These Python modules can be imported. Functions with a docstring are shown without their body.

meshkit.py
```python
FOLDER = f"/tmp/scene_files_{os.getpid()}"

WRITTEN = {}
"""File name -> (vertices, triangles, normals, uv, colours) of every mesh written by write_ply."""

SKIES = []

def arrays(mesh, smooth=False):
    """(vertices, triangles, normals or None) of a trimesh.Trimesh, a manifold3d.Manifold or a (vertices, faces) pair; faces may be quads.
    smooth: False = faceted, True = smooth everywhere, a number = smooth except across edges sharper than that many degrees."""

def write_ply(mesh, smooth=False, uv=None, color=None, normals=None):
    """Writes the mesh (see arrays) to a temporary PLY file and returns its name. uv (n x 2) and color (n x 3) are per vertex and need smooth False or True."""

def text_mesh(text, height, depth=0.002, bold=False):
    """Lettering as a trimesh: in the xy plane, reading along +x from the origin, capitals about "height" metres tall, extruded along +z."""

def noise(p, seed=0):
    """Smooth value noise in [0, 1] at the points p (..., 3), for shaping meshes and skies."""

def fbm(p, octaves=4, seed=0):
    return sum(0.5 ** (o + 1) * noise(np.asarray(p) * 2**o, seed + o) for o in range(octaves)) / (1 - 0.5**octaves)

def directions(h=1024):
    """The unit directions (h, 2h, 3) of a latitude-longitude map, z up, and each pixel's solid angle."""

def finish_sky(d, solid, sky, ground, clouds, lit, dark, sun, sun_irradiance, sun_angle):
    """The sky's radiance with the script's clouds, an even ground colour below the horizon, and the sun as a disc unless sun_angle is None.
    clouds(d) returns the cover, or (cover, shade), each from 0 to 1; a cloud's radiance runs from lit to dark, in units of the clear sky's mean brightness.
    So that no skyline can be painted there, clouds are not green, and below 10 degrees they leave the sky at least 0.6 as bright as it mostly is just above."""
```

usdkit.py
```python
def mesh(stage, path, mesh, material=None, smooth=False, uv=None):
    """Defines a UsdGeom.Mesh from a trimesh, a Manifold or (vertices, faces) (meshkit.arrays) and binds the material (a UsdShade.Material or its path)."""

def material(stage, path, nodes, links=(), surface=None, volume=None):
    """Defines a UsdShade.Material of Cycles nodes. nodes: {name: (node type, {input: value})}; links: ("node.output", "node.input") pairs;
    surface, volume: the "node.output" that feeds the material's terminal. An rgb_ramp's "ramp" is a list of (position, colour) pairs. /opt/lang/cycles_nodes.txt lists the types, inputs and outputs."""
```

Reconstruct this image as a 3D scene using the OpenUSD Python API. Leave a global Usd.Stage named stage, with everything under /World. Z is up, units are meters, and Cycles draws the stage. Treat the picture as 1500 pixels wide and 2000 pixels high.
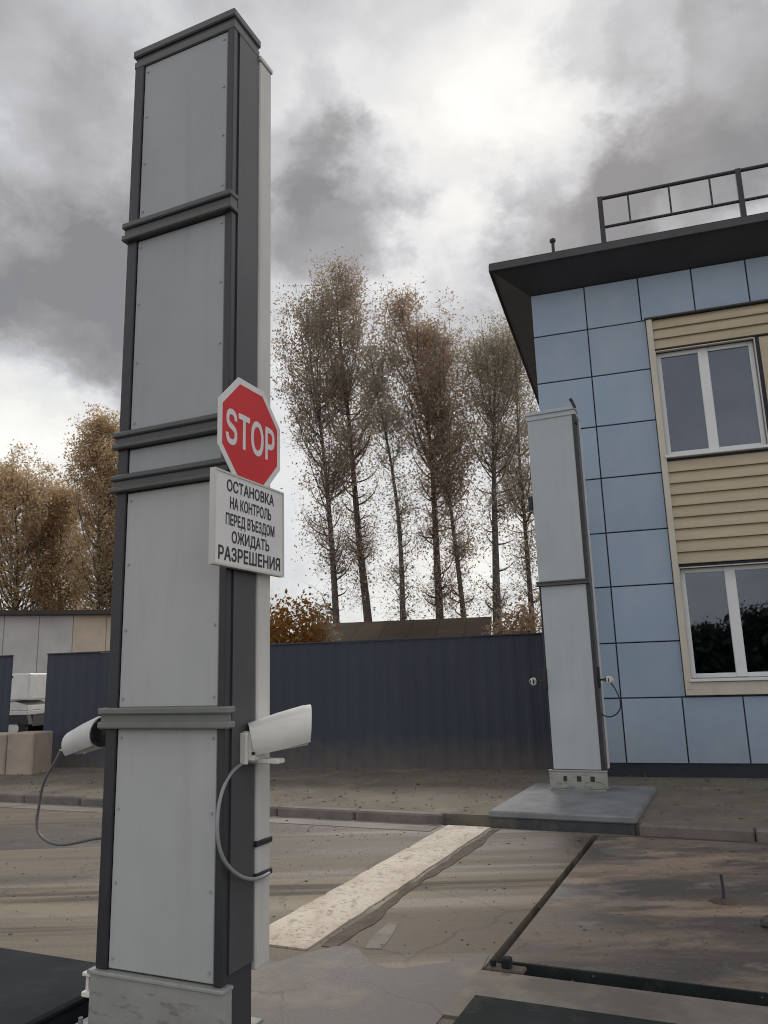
import math, numpy as np, trimesh, shapely, shapely.geometry as sg
import usdkit, meshkit
from pxr import Usd, UsdGeom, UsdLux, UsdShade, Gf, Sdf

stage = Usd.Stage.CreateInMemory()
UsdGeom.SetStageUpAxis(stage, UsdGeom.Tokens.z)
UsdGeom.SetStageMetersPerUnit(stage, 1.0)
UsdGeom.Xform.Define(stage, '/World')
UsdGeom.Scope.Define(stage, '/World/Looks')

# ------------------------------------------------------------------ camera
EYE = np.array([0, 0, 1.55]); PITCH = math.radians(12.0); ROLL = math.radians(1.7)
fw = np.array([0, math.cos(PITCH), math.sin(PITCH)]); rt = np.array([1.0, 0, 0]); up = np.cross(rt, fw)
cr = rt * math.cos(ROLL) - up * math.sin(ROLL); cu = up * math.cos(ROLL) + rt * math.sin(ROLL)
cam = UsdGeom.Camera.Define(stage, '/World/camera')
cam.AddTransformOp().Set(Gf.Matrix4d(*cr, 0, *cu, 0, *(-fw), 0, *EYE, 1))
cam.CreateHorizontalApertureAttr(36.0); cam.CreateVerticalApertureAttr(48.0); cam.CreateFocalLengthAttr(36.0)
cam.CreateClippingRangeAttr(Gf.Vec2f(0.05, 2000)); cam.CreateFStopAttr(0.0)
cam.CreateExposureAttr(0.55)

def ray(x, y):            # direction through a pixel of the 1500 x 2000 photograph, used to read positions off it
    return fw + cr * (x - 750) / 1500 - cu * (y - 1000) / 1500
def at_depth(x, y, Y):
    d = ray(x, y); return EYE + d * (Y / d[1])

# ------------------------------------------------------------------ sky and sun (overcast, the sun behind cloud ahead and high)
SUN = ray(1050, 120); SUN = SUN / np.linalg.norm(SUN)
EL, AZ = math.asin(SUN[2]), math.atan2(SUN[0], SUN[1])
SKY_STRENGTH, CLOUD_GAIN = 0.1, 1.0
sky = UsdLux.DomeLight.Define(stage, '/World/sky')
sky.GetPrim().SetCustomDataByKey('kind', 'structure')

def sky_material():
    n, l = {}, []
    n['tc'] = ('texture_coordinate', {})
    n['sky'] = ('sky_texture', {'sky_type': 'single_scattering', 'sun_disc': False, 'sun_elevation': EL, 'sun_rotation': AZ})
    # domain-warped noise over the direction: large soft banks with ragged edges, flattened a little like layered cloud
    n['plane'] = ('mapping', {'scale': (1.0, 1.0, 1.35), 'location': (3.3, 1.2, .4)}); l.append(('tc.generated', 'plane.vector'))
    n['warp'] = ('noise_texture', {'scale': 5.0, 'detail': 9.0, 'roughness': 0.64}); l.append(('plane.vector', 'warp.vector'))
    n['wv'] = ('vector_math', {'math_type': 'multiply_add', 'vector2': (0.27, 0.27, 0.27), 'vector3': (-0.135, -0.135, -0.135)}); l.append(('warp.color', 'wv.vector1'))
    n['dd'] = ('vector_math', {'math_type': 'add'}); l += [('tc.generated', 'dd.vector1'), ('wv.vector', 'dd.vector2')]
    n['dn'] = ('vector_math', {'math_type': 'normalize'}); l.append(('dd.vector', 'dn.vector1'))
    n['n1'] = ('noise_texture', {'scale': 3.4, 'detail': 9.0, 'roughness': 0.56, 'distortion': 0.15}); l.append(('plane.vector', 'n1.vector'))
    n['b0'] = ('map_range', {'from_min': 0.3, 'from_max': 0.7, 'to_min': 0.34, 'to_max': 0.86}); l.append(('n1.fac', 'b0.value'))
    prev = 'b0.result'
    # the cloud masses of this sky: where thin bright cloud and thick dark cloud stand (x, y in the photograph, radius in degrees, weight)
    for k, (x, y, r, w) in enumerate(CLOUDS):
        d = ray(x, y); d = d / np.linalg.norm(d)
        n[f'd{k}'] = ('vector_math', {'math_type': 'dot_product', 'vector2': tuple(d)}); l.append(('dn.vector', f'd{k}.vector1'))
        n[f'm{k}'] = ('map_range', {'range_type': 'smoothstep', 'from_min': math.cos(math.radians(r)), 'from_max': 1 - (1 - math.cos(math.radians(r))) * 0.12, 'to_min': 0.0, 'to_max': w, 'clamp': True})
        l.append((f'd{k}.value', f'm{k}.value'))
        n[f'a{k}'] = ('math', {'math_type': 'add'}); l += [(prev, f'a{k}.value1'), (f'm{k}.result', f'a{k}.value2')]
        prev = f'a{k}.value'
    n['ramp'] = ('rgb_ramp', {'ramp': [(p / 1.3, c) for p, c in [(0.0, (0.17, 0.166, 0.168)), (0.25, (0.255, 0.25, 0.252)), (0.5, (0.38, 0.38, 0.39)), (0.74, (0.53, 0.53, 0.53)), (1.05, (0.64, 0.63, 0.60)), (1.3, (.70, .69, .655))]]})
    n['fit'] = ('math', {'math_type': 'divide', 'value2': 1.3}); l.append((prev, 'fit.value1')); l.append(('fit.value', 'ramp.fac'))
    n['gain'] = ('mix', {'mix_type': 'multiply', 'fac': 1.0, 'color2': (CLOUD_GAIN / SKY_STRENGTH,) * 3}); l.append(('ramp.color', 'gain.color1'))
    n['cover'] = ('mix', {'mix_type': 'mix', 'fac': 0.96}); l += [('sky.color', 'cover.color1'), ('gain.color', 'cover.color2')]
    n['bg'] = ('background_shader', {'strength': SKY_STRENGTH}); l.append(('cover.color', 'bg.color'))
    return usdkit.material(stage, '/World/Looks/sky_look', n, l, surface='bg.background')
CLOUDS = [(1080, 170, 8.5, .30), (960, 330, 6, .22), (870, 520, 5.5, .26), (750, 330, 3.5, .20), (680, 80, 10, .10), (10, 800, 6.5, .36), (100, 870, 6, .24), (760, 950, 14, .24), (110, 230, 8, .06), (880, 60, 7, .10),
          (140, 640, 9.5, -.40), (230, 300, 8, -.20), (60, 40, 8, -.20), (1390, 230, 9, -.34), (1090, 420, 7.5, -.46), (1310, 410, 8, -.26), (680, 450, 7, -.42), (600, 300, 5, -.24), (930, 620, 5, -.26), (1160, 50, 4.5, -.30), (40, 430, 6, -.14), (480, 30, 6, -.10), (330, 560, 9, -.22)]
UsdShade.MaterialBindingAPI.Apply(sky.GetPrim()).Bind(sky_material())
sun = UsdLux.DistantLight.Define(stage, '/World/sun')
sun.CreateIntensityAttr(0.38); sun.CreateAngleAttr(14.0); sun.CreateColorAttr(Gf.Vec3f(1.0, 0.94, 0.86))
sun.GetPrim().CreateAttribute('inputs:normalize', Sdf.ValueTypeNames.Bool).Set(True)
zax = SUN; xax = np.cross([0, 0, 1], zax); xax /= np.linalg.norm(xax); yax = np.cross(zax, xax)
sun.AddTransformOp().Set(Gf.Matrix4d(*xax, 0, *yax, 0, *zax, 0, 0, 0, 0, 1))

# ------------------------------------------------------------------ helpers
GATE, BLD = 0.415, 0.305          # the lane's and the building's turn against the view
taken = {}
def numbered(parent, name):
    key = (parent, name); k = taken.get(key, -1) + 1; taken[key] = k
    return f'{parent}/{name}' + (f'_{k:03d}' if k else '')
def path_of(p): return '/World' if p is None else str(p.GetPath())
def tag(p, label=None, cat=None, group=None, kind=None):
    for k, v in (('label', label), ('category', cat), ('group', group), ('kind', kind)):
        if v: p.SetCustomDataByKey(k, v)
    return p
def thing(name, label, cat, loc=(0, 0, 0), turn=0.0, group=None):
    x = UsdGeom.Xform.Define(stage, numbered('/World', name))
    x.AddTranslateOp().Set(Gf.Vec3d(*map(float, loc))); x.AddRotateZOp().Set(math.degrees(-turn))
    return tag(x.GetPrim(), label, cat, group)
def obj(name, mesh, mat, parent=None, smooth=False, **kw):
    if isinstance(mesh, list): mesh = trimesh.util.concatenate(mesh)
    return tag(usdkit.mesh(stage, numbered(path_of(parent), name), mesh, M[mat], smooth=smooth).GetPrim(), **kw)
def frame(s, t, a, z=0.0):        # local (along, back) of a turned frame -> world
    return np.array([s * math.cos(a) + t * math.sin(a), -s * math.sin(a) + t * math.cos(a), z])
def G(s, t, z=0.0): return frame(s, t, GATE, z)

def box(x0, x1, y0, y1, z0, z1, c=0.0):
    lo, hi = np.array([x0, y0, z0], float), np.array([x1, y1, z1], float)
    if c <= 0:
        return trimesh.creation.box(bounds=[lo, hi])
    c = min(c, (hi - lo).min() * 0.45); pts = []
    for i in range(8):
        s = np.array([(i >> k) & 1 for k in range(3)])
        p = np.where(s, hi, lo); inn = np.where(s, -c, c)
        for k in range(3):
            q = p + inn; q[k] = p[k]; pts.append(q)
    return trimesh.Trimesh(pts, []).convex_hull if False else trimesh.convex.convex_hull(np.array(pts))
def hull(pts): return trimesh.convex.convex_hull(np.asarray(pts, float))
def tube(pts, r, n=8, cap=True, r1=None):
    pts = np.asarray(pts, float); m = len(pts)
    rad = np.linspace(r, r if r1 is None else r1, m)
    tan = np.gradient(pts, axis=0); tan /= np.linalg.norm(tan, axis=1)[:, None] + 1e-12
    ref = np.array([0, 0, 1.0]) if abs(tan[0][2]) < 0.9 else np.array([1.0, 0, 0])
    v, f = [], []
    for i in range(m):
        a = np.cross(tan[i], ref); a /= np.linalg.norm(a) + 1e-12; b = np.cross(tan[i], a); ref = np.cross(a, tan[i])
        for k in range(n):
            w = 2 * math.pi * k / n
            v.append(pts[i] + rad[i] * (a * math.cos(w) + b * math.sin(w)))
    for i in range(m - 1):
        for k in range(n):
            p, q = i * n + k, i * n + (k + 1) % n
            f += [[p, q + n, q], [p, p + n, q + n]]
    if cap:
        v += [pts[0], pts[-1]]
        for k in range(n):
            f += [[m * n, k, (k + 1) % n], [m * n + 1, (m - 1) * n + (k + 1) % n, (m - 1) * n + k]]
    return trimesh.Trimesh(v, f, process=False)
def curve(pts, n=40):
    from scipy.interpolate import CubicSpline
    pts = np.asarray(pts, float); d = np.r_[0, np.cumsum(np.linalg.norm(np.diff(pts, axis=0), axis=1))]
    return CubicSpline(d, pts)(np.linspace(0, d[-1], n))
def sheet(poly, z0, z1):
    polys = getattr(poly, 'geoms', [poly]); out = []
    for p in polys:
        m = trimesh.creation.extrude_polygon(p, z1 - z0, engine='earcut'); m.apply_translation([0, 0, z0]); out.append(m)
    return trimesh.util.concatenate(out)
def cyl(p0, p1, r, n=16): return tube([p0, p1], r, n)
def moved(m, T): m = m.copy(); m.apply_transform(T); return m
def turned(m, a, loc=(0, 0, 0)):   # a gate-frame mesh into the world
    T = np.eye(4); T[:2, :2] = [[math.cos(a), math.sin(a)], [-math.sin(a), math.cos(a)]]; T[:3, 3] = loc
    return moved(m, T)

# ------------------------------------------------------------------ materials
M = {}
def mat(name, color, rough=0.5, vary=0.15, scale=4.0, metal=0.0, spec=0.5, bump=0.0, bump_scale=60.0, color2=None, stretch=(1, 1, 1), coat=0.0, turn=0.0, detail=6.0, lo=0.35, hi=0.65, rough2=None, extra=None, obj_vary=0.0, island=0.0, crack=None, splash=None):
    """A surface whose colour wanders between color and color2 with noise in world space, with fine relief."""
    c = np.array(color, float); c2 = np.array(color2, float) if color2 is not None else c * (1 - vary)
    n = {'g': ('geometry', {}), 'map': ('mapping', {'scale': stretch, 'rotation': (0, 0, turn)}),
         'no': ('noise_texture', {'scale': scale, 'detail': detail, 'roughness': 0.6}),
         'r': ('rgb_ramp', {'ramp': [(lo, tuple(c2)), (hi, tuple(c))]}),
         'p': ('principled_bsdf', {'roughness': rough, 'metallic': metal, 'specular_ior_level': spec, 'coat_weight': coat, 'coat_roughness': 0.2})}
    l = [('g.position', 'map.vector'), ('map.vector', 'no.vector'), ('no.fac', 'r.fac')]
    col = 'r.color'
    if extra is not None:            # a second, larger or finer layer: (colour, scale, lo, hi, amount, stretch)
        for k, (ec, es, el, eh, am, est) in enumerate(extra):
            n[f'em{k}'] = ('mapping', {'scale': est, 'rotation': (0, 0, turn), 'location': (3.1 * k + 1.7, 5.3 * k, 2.2)})
            n[f'en{k}'] = ('noise_texture', {'scale': es, 'detail': 7.0, 'roughness': 0.62})
            n[f'ef{k}'] = ('map_range', {'from_min': el, 'from_max': eh, 'to_min': 0.0, 'to_max': am, 'clamp': True})
            n[f'ex{k}'] = ('mix', {'mix_type': 'mix', 'color2': tuple(ec)})
            l += [('g.position', f'em{k}.vector'), (f'em{k}.vector', f'en{k}.vector'), (f'en{k}.fac', f'ef{k}.value'), (f'ef{k}.result', f'ex{k}.fac'), (col, f'ex{k}.color1')]
            col = f'ex{k}.color'
    if crack:                        # thin dark cracks along the edges of warped cells
        n['cw'] = ('noise_texture', {'scale': 3.0, 'detail': 5.0}); n['ca'] = ('vector_math', {'math_type': 'multiply_add', 'vector2': (.35, .35, .35)})
        n['cv'] = ('voronoi_texture', {'feature': 'distance_to_edge', 'scale': crack[0]}); n['cm'] = ('map_range', {'from_min': crack[1] * .3, 'from_max': crack[1], 'to_min': .30, 'to_max': 0.0, 'clamp': True})
        n['cx'] = ('mix', {'mix_type': 'mix', 'color2': tuple(c2 * .45)})
        l += [('g.position', 'cw.vector'), ('cw.color', 'ca.vector1'), ('g.position', 'ca.vector3'), ('ca.vector', 'cv.vector'), ('cv.distance', 'cm.value'), ('cm.result', 'cx.fac'), (col, 'cx.color1')]
        col = 'cx.color'
    if splash:                       # mud splashed up from the ground: (colour, height, amount)
        n['sz'] = ('separate_xyz', {}); n['sn'] = ('noise_texture', {'scale': 5.0, 'detail': 8.0, 'roughness': .7})
        n['sa'] = ('math', {'math_type': 'multiply_add', 'value2': -1.3 * splash[1]}); n['sm'] = ('map_range', {'from_min': -.65 * splash[1], 'from_max': splash[1] * .45, 'to_min': splash[2], 'to_max': 0.0, 'clamp': True})
        n['sx'] = ('mix', {'mix_type': 'mix', 'color2': tuple(splash[0])})
        l += [('g.position', 'sz.vector'), ('g.position', 'sn.vector'), ('sn.fac', 'sa.value1'), ('sz.z', 'sa.value3'), ('sa.value', 'sm.value'), ('sm.result', 'sx.fac'), (col, 'sx.color1')]
        col = 'sx.color'
    if obj_vary or island:
        n['oi'] = ('object_info', {})
        n['hv'] = ('map_range', {'from_min': 0.0, 'from_max': 1.0, 'to_min': 1 - (obj_vary or island), 'to_max': 1 + (obj_vary or island)})
        n['hs'] = ('hsv', {})
        l += [('g.random_per_island' if island else 'oi.random', 'hv.value'), ('hv.result', 'hs.value'), (col, 'hs.color')]
        col = 'hs.color'
    l.append((col, 'p.base_color'))
    if rough2 is not None:
        n['rr'] = ('map_range', {'from_min': lo, 'from_max': hi, 'to_min': rough2, 'to_max': rough, 'clamp': True}); l += [('no.fac', 'rr.value'), ('rr.result', 'p.roughness')]
    if bump:
        n['bn'] = ('noise_texture', {'scale': bump_scale, 'detail': 5.0, 'roughness': 0.65})
        n['b'] = ('bump', {'strength': 1.0, 'distance': bump}); l += [('g.position', 'bn.vector'), ('bn.fac', 'b.height'), ('b.normal', 'p.normal')]
    M[name] = usdkit.material(stage, f'/World/Looks/{name}', n, l, surface='p.BSDF'); return M[name]

mat('grey_paint', (.44, .455, .45), .42, .10, 1.5, bump=.0006, bump_scale=25, extra=[((.34, .33, .31), 3.0, .54, .78, .45, (3, 3, .35)), ((.47, .48, .475), 1.3, .55, .75, .5, (1, 1, .6))])
mat('far_panel', (.42, .455, .48), .42, .10, 1.5, bump=.0006, bump_scale=25, extra=[((.33, .35, .36), 3.0, .52, .75, .5, (3, 3, .35))])
mat('plinth_shade', (.06, .064, .072), .85, .3, 3, bump=.004, bump_scale=25, extra=[((.14, .12, .10), 3, .5, .65, .7, (1, 1, 1))])  # dark base colour holds the shade of the plinth sides, brown patches are dirt
mat('grey_paint_upper', (.345, .36, .37), .42, .10, 1.5, bump=.0006, bump_scale=25, extra=[((.22, .22, .22), 3.0, .52, .75, .4, (3, 3, .35))])
mat('sleeve_paint', (.39, .40, .38), .5, .12, 6, splash=((.15, .13, .11), .5, .7), bump=.0008, bump_scale=30, extra=[((.16, .15, .13), 9.0, .56, .66, .8, (1, 1, 3.5))])
mat('frame_paint', (.026, .027, .032), .4, .25, 3, bump=.0005, bump_scale=40, extra=[((.06, .057, .053), 4.0, .55, .8, .4, (3, 3, .5))])
mat('trim_paint', (.085, .088, .088), .4, .2, 3, bump=.0005, bump_scale=40)
mat('strap_paint', (.19, .20, .185), .45, .2, 4, bump=.0006, bump_scale=40)
mat('side_paint', (.060, .060, .064), .4, .2, 2, bump=.0006, bump_scale=30)
mat('cover_white', (.58, .57, .54), .4, .12, 3, extra=[((.42, .40, .36), 5, .52, .75, .5, (4, 4, .4))])
mat('camera_white', (.76, .75, .70), .35, .08, 8, extra=[((.45, .43, .38), 12, .55, .75, .45, (1, 1, 2))])
mat('camera_grey', (.55, .55, .53), .4, .12, 8)
mat('black_plastic', (.02, .02, .022), .45, .3, 8)
mat('lens_glass', (.01, .01, .012), .06, 0, 8, coat=.6)
mat('cable_grey', (.30, .30, .31), .5, .2, 10)
mat('cable_dark', (.12, .12, .125), .5, .2, 10)
mat('steel', (.32, .32, .31), .45, .3, 12, metal=.6)
mat('sign_red', (.60, .010, .016), .5, .12, 4, extra=[((.40, .05, .05), 9, .58, .8, .4, (1, 1, 1))])
mat('sign_white', (.72, .71, .70), .35, .08, 4, extra=[((.50, .46, .44), 6, .55, .8, .5, (1, 1, .6))])
mat('sign_black', (.02, .02, .02), .5, .1, 4)
mat('plinth_concrete', (.225, .232, .245), .75, .3, 3, bump=.004, bump_scale=30, extra=[((.13, .125, .12), 2.0, .5, .7, .6, (1, 1, 1))])
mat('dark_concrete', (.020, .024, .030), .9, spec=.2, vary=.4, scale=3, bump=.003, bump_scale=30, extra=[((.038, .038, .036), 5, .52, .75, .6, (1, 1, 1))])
mat('fence_navy', (.030, .037, .060), .55, splash=((.13, .112, .092), .55, .75), vary=.15, scale=.8, extra=[((.05, .05, .055), 2.2, .52, .8, .5, (2, 2, .5))], obj_vary=.06)
mat('tile_blue', (.285, .368, .475), .34, .07, 1.2, splash=((.20, .19, .175), .9, .45), bump=.0004, bump_scale=80, extra=[((.35, .405, .465), 2.5, .48, .75, .6, (1, 1, .5))], obj_vary=.07, coat=.2)
mat('joint_dark', (.045, .06, .085), .7, .2, 5)
mat('base_dark', (.016, .018, .026), .6, .3, 3, bump=.002, bump_scale=30)
mat('siding_tan', (.50, .42, .30), .45, .12, 2, obj_vary=.05, stretch=(1, 1, 6), extra=[((.36, .27, .16), 9, .5, .75, .4, (.5, .5, 7))])
mat('casing_cream', (.58, .54, .46), .45, .1, 3, extra=[((.36, .32, .26), 5, .52, .78, .4, (2, 2, .5))])
mat('window_white', (.72, .73, .74), .3, .06, 4)
mat('roof_dark', (.035, .034, .036), .45, .3, 2, bump=.001, bump_scale=20)
mat('fascia_dark', (.05, .05, .055), .4, .25, 2)
mat('soffit_dark', (.045, .045, .05), .5, .25, 2)
mat('rail_dark', (.03, .03, .035), .5, .2, 4)
mat('room_dark', (.05, .052, .055), .9, .3, 2)
mat('curtain', (.20, .215, .27), .9, .2, 3, stretch=(9, 9, .3))
mat('truck_white', (.66, .66, .65), .35, .1, 3, extra=[((.36, .33, .29), 2, .5, .75, .5, (1, 1, 1))])
mat('tyre', (.015, .015, .016), .8, .3, 9)
mat('dark_glass', (.012, .015, .02), .08, 0, 4)
mat('shed_wall', (.55, .455, .36), .8, .18, 1.0, bump=.003, bump_scale=10, obj_vary=.1)
mat('shed_wall_lilac', (.52, .50, .50), .8, .15, 1.0, bump=.003, bump_scale=10)
mat('shed_roof', (.045, .037, .033), .7, .3, .6)
mat('brown_roof', (.080, .060, .044), .95, spec=.1, vary=.3, scale=.7, obj_vary=.08)
mat('block_concrete', (.43, .35, .285), .85, .25, 2, bump=.004, bump_scale=25, extra=[((.22, .20, .18), 3, .5, .7, .6, (1, 1, .5))], obj_vary=.08)
mat('kerb_concrete', (.17, .150, .135), .85, .3, 3, bump=.005, bump_scale=30, extra=[((.09, .078, .068), 5, .5, .7, .6, (1, 1, 1))], obj_vary=.1)
mat('bark', (.125, .108, .095), .9, .45, 3, stretch=(3, 3, .6), bump=.02, bump_scale=8)
mat('twig', (.27, .235, .205), .9, .3, 3)
mat('ground_dirt', (.20, .165, .13), .95, .4, .6, bump=.02, bump_scale=8, extra=[((.13, .12, .08), 1.2, .5, .65, .8, (1, 1, 1))])
mat('verge_dirt', (.175, .150, .125), .95, .3, 1.6, bump=.02, bump_scale=14, extra=[((.17, .165, .105), 1.6, .5, .66, .7, (1, 1, 1)), ((.29, .215, .155), 2.5, .56, .70, .7, (1, 1, 1)), ((.13, .11, .09), 7, .58, .7, .6, (1, 1, 1))])
# the road: dried tan mud in long bands along the lane over darker damp tarmac
mat('road', (.165, .135, .10), .85, 0, .85, color2=(.070, .057, .047), stretch=(.05, 1.5, 1), turn=GATE, bump=.007, bump_scale=45, rough2=.55, lo=.45, hi=.55, detail=4.0, crack=(.55, .010),
    extra=[((.215, .175, .122), 1.0, .52, .58, .85, (.04, 1.0, 1)), ((.050, .041, .036), 1.25, .54, .60, .9, (.05, 1.0, 1)), ((.13, .11, .095), 4, .52, .66, .6, (.5, 1, 1)), ((.20, .175, .15), 60, .56, .66, .45, (1, 1, 1)), ((.05, .045, .04), 45, .58, .68, .5, (1, 1, 1))])
mat('gutter', (.25, .225, .20), .85, 0, 2, color2=(.17, .15, .135), stretch=(.4, 2, 1), turn=GATE, bump=.005, bump_scale=40, lo=.4, hi=.6, extra=[((.12, .10, .085), 3, .55, .68, .7, (.4, 1, 1))])
mat('deck', (.185, .145, .115), .8, 0, 1.1, color2=(.078, .066, .058), stretch=(.55, 1.3, 1), turn=GATE, bump=.010, bump_scale=35, rough2=.45, lo=.44, hi=.56, crack=(.9, .008),
    extra=[((.33, .24, .175), .9, .50, .58, .85, (.5, 1.5, 1)), ((.070, .061, .057), .95, .52, .61, .85, (.4, 1.3, 1)), ((.24, .21, .175), 3.0, .58, .66, .75, (.6, 1.2, 1)), ((.065, .056, .05), 11, .58, .66, .6, (1, 1, 1)), ((.22, .19, .16), 60, .58, .67, .45, (1, 1, 1)), ((.15, .145, .14), 1.6, .56, .64, .6, (1, 1, 1))])
mat('apron', (.175, .158, .146), .8, 0, 1.2, color2=(.118, .106, .100), crack=(.8, .007), bump=.004, bump_scale=60, lo=.38, hi=.62, rough2=.6,
    extra=[((.26, .215, .17), 1.6, .52, .66, .7, (1, 1, 1)), ((.27, .25, .23), 45, .58, .7, .3, (1, 1, 1)), ((.11, .10, .095), 7, .6, .72, .5, (1, 1, 1))])
mat('concrete_strip', (.225, .20, .17), .8, 0, 1.5, color2=(.125, .108, .09), bump=.006, bump_scale=35, lo=.4, hi=.6, extra=[((.13, .11, .095), 4, .54, .65, .7, (1, 1, 1)), ((.26, .20, .15), 2.2, .56, .68, .6, (1, 1, 1))])
mat('steel_plate', (.022, .028, .029), .85, .4, 4, spec=.2, bump=.004, bump_scale=35, extra=[((.055, .05, .042), 5, .55, .68, .6, (1, 1, 1))])
mat('road_paint', (.58, .515, .43), .75, 0, 2, color2=(.42, .35, .28), bump=.007, bump_scale=45, lo=.36, hi=.58, turn=GATE,
    extra=[((.34, .27, .21), 1.6, .54, .66, .75, (2, .7, 1)), ((.22, .18, .14), 5, .56, .64, .6, (1.6, .8, 1)), ((.17, .14, .11), 26, .58, .63, .7, (1, 1, 1)), ((.20, .17, .14), 70, .58, .66, .7, (1, 1, 1))])
mat('mud', (.13, .10, .076), .9, .4, 5, bump=.02, bump_scale=25)
mat('stone', (.12, .11, .10), .9, .4, 8, bump=.01, bump_scale=30)
mat('dry_grass', (.33, .28, .17), .9, .3, 5, island=.4)
mat('litter', (.34, .23, .13), .9, .3, 5, island=.5)

def leaf_mat(name, stops, trans=.3):
    n = {'g': ('geometry', {}), 'r': ('rgb_ramp', {'ramp': stops}), 'p': ('principled_bsdf', {'roughness': .6, 'specular_ior_level': .3}), 't': ('translucent_bsdf', {}), 'm': ('mix_closure', {'fac': trans})}
    l = [('g.random_per_island', 'r.fac'), ('r.color', 'p.base_color'), ('r.color', 't.color'), ('p.BSDF', 'm.closure1'), ('t.BSDF', 'm.closure2')]
    M[name] = usdkit.material(stage, f'/World/Looks/{name}', n, l, surface='m.closure')
leaf_mat('leaf_brown', [(0, (.38, .295, .215)), (.4, (.52, .40, .285)), (.75, (.62, .47, .32)), (1, (.53, .47, .35))], 0.6)
leaf_mat('leaf_rust', [(0, (.40, .285, .19)), (.4, (.56, .40, .26)), (.75, (.66, .47, .29)), (1, (.53, .455, .32))], 0.6)
leaf_mat('leaf_olive', [(0, (.41, .355, .26)), (.5, (.54, .47, .34)), (1, (.62, .56, .41))], 0.6)
leaf_mat('leaf_gold', [(0, (.55, .41, .25)), (.4, (.72, .56, .36)), (.75, (.80, .64, .42)), (1, (.68, .59, .42))], 0.6)
leaf_mat('leaf_orange', [(0, (.34, .17, .045)), (.5, (.56, .30, .085)), (1, (.45, .30, .12))], .5)
leaf_mat('leaf_dark', [(0, (.035, .045, .028)), (.5, (.06, .068, .036)), (1, (.10, .095, .05))], .3)

M['pane_glass'] = usdkit.material(stage, '/World/Looks/pane_glass', {
    'f': ('fresnel', {'IOR': 2.0}), 't': ('transparent_bsdf', {'color': (.56, .64, .74)}), 'gl': ('glossy_bsdf', {'roughness': .015, 'color': (.9, .93, 1.0)}), 'm': ('mix_closure', {})},
    [('f.fac', 'm.fac'), ('t.BSDF', 'm.closure1'), ('gl.BSDF', 'm.closure2')], surface='m.closure')

# ------------------------------------------------------------------ ground, road, deck
BASE = -0.12
obj('ground', box(-400, 400, -300, 500, -1.0, BASE), 'ground_dirt', kind='structure')
def world_sheet(name, poly, z0, z1, m, **kw):
    return obj(name, turned(sheet(poly, z0, z1), GATE), m, kind='structure', **kw)
KERB_T = 8.02
deck_poly = sg.box(-1.345, 4.46, 9.0, 7.90)
slot_poly = sg.box(-1.41, 4.28, 9.0, 7.96)
strip_poly = sg.box(-1.41, 3.70, 9.0, 4.28)
stripe_poly = sg.box(-2.90, 4.02, -2.45, 8.00)
road_poly = sg.box(-40, 3.70, 40, KERB_T).difference(slot_poly).difference(strip_poly)
apron_poly = sg.box(-3.2, -12, -1.41, 3.70)
near_poly = sg.box(-40, -60, 40, 3.70).difference(apron_poly)
rng = np.random.default_rng(5)
edge = [(-3.2, 3.60)] + [(-3.2 + .1 * k, 3.98 + .05 * math.sin(k * 1.3) + rng.uniform(-.02, .02)) for k in range(0, 8)] + [(-2.4 + .1 * k, 4.22 + .12 * math.sin(k * .9) + rng.uniform(-.03, .03)) for k in range(0, 9)] + [(-1.46, 4.5), (-1.425, 4.2), (-1.425, 3.60)]
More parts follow.
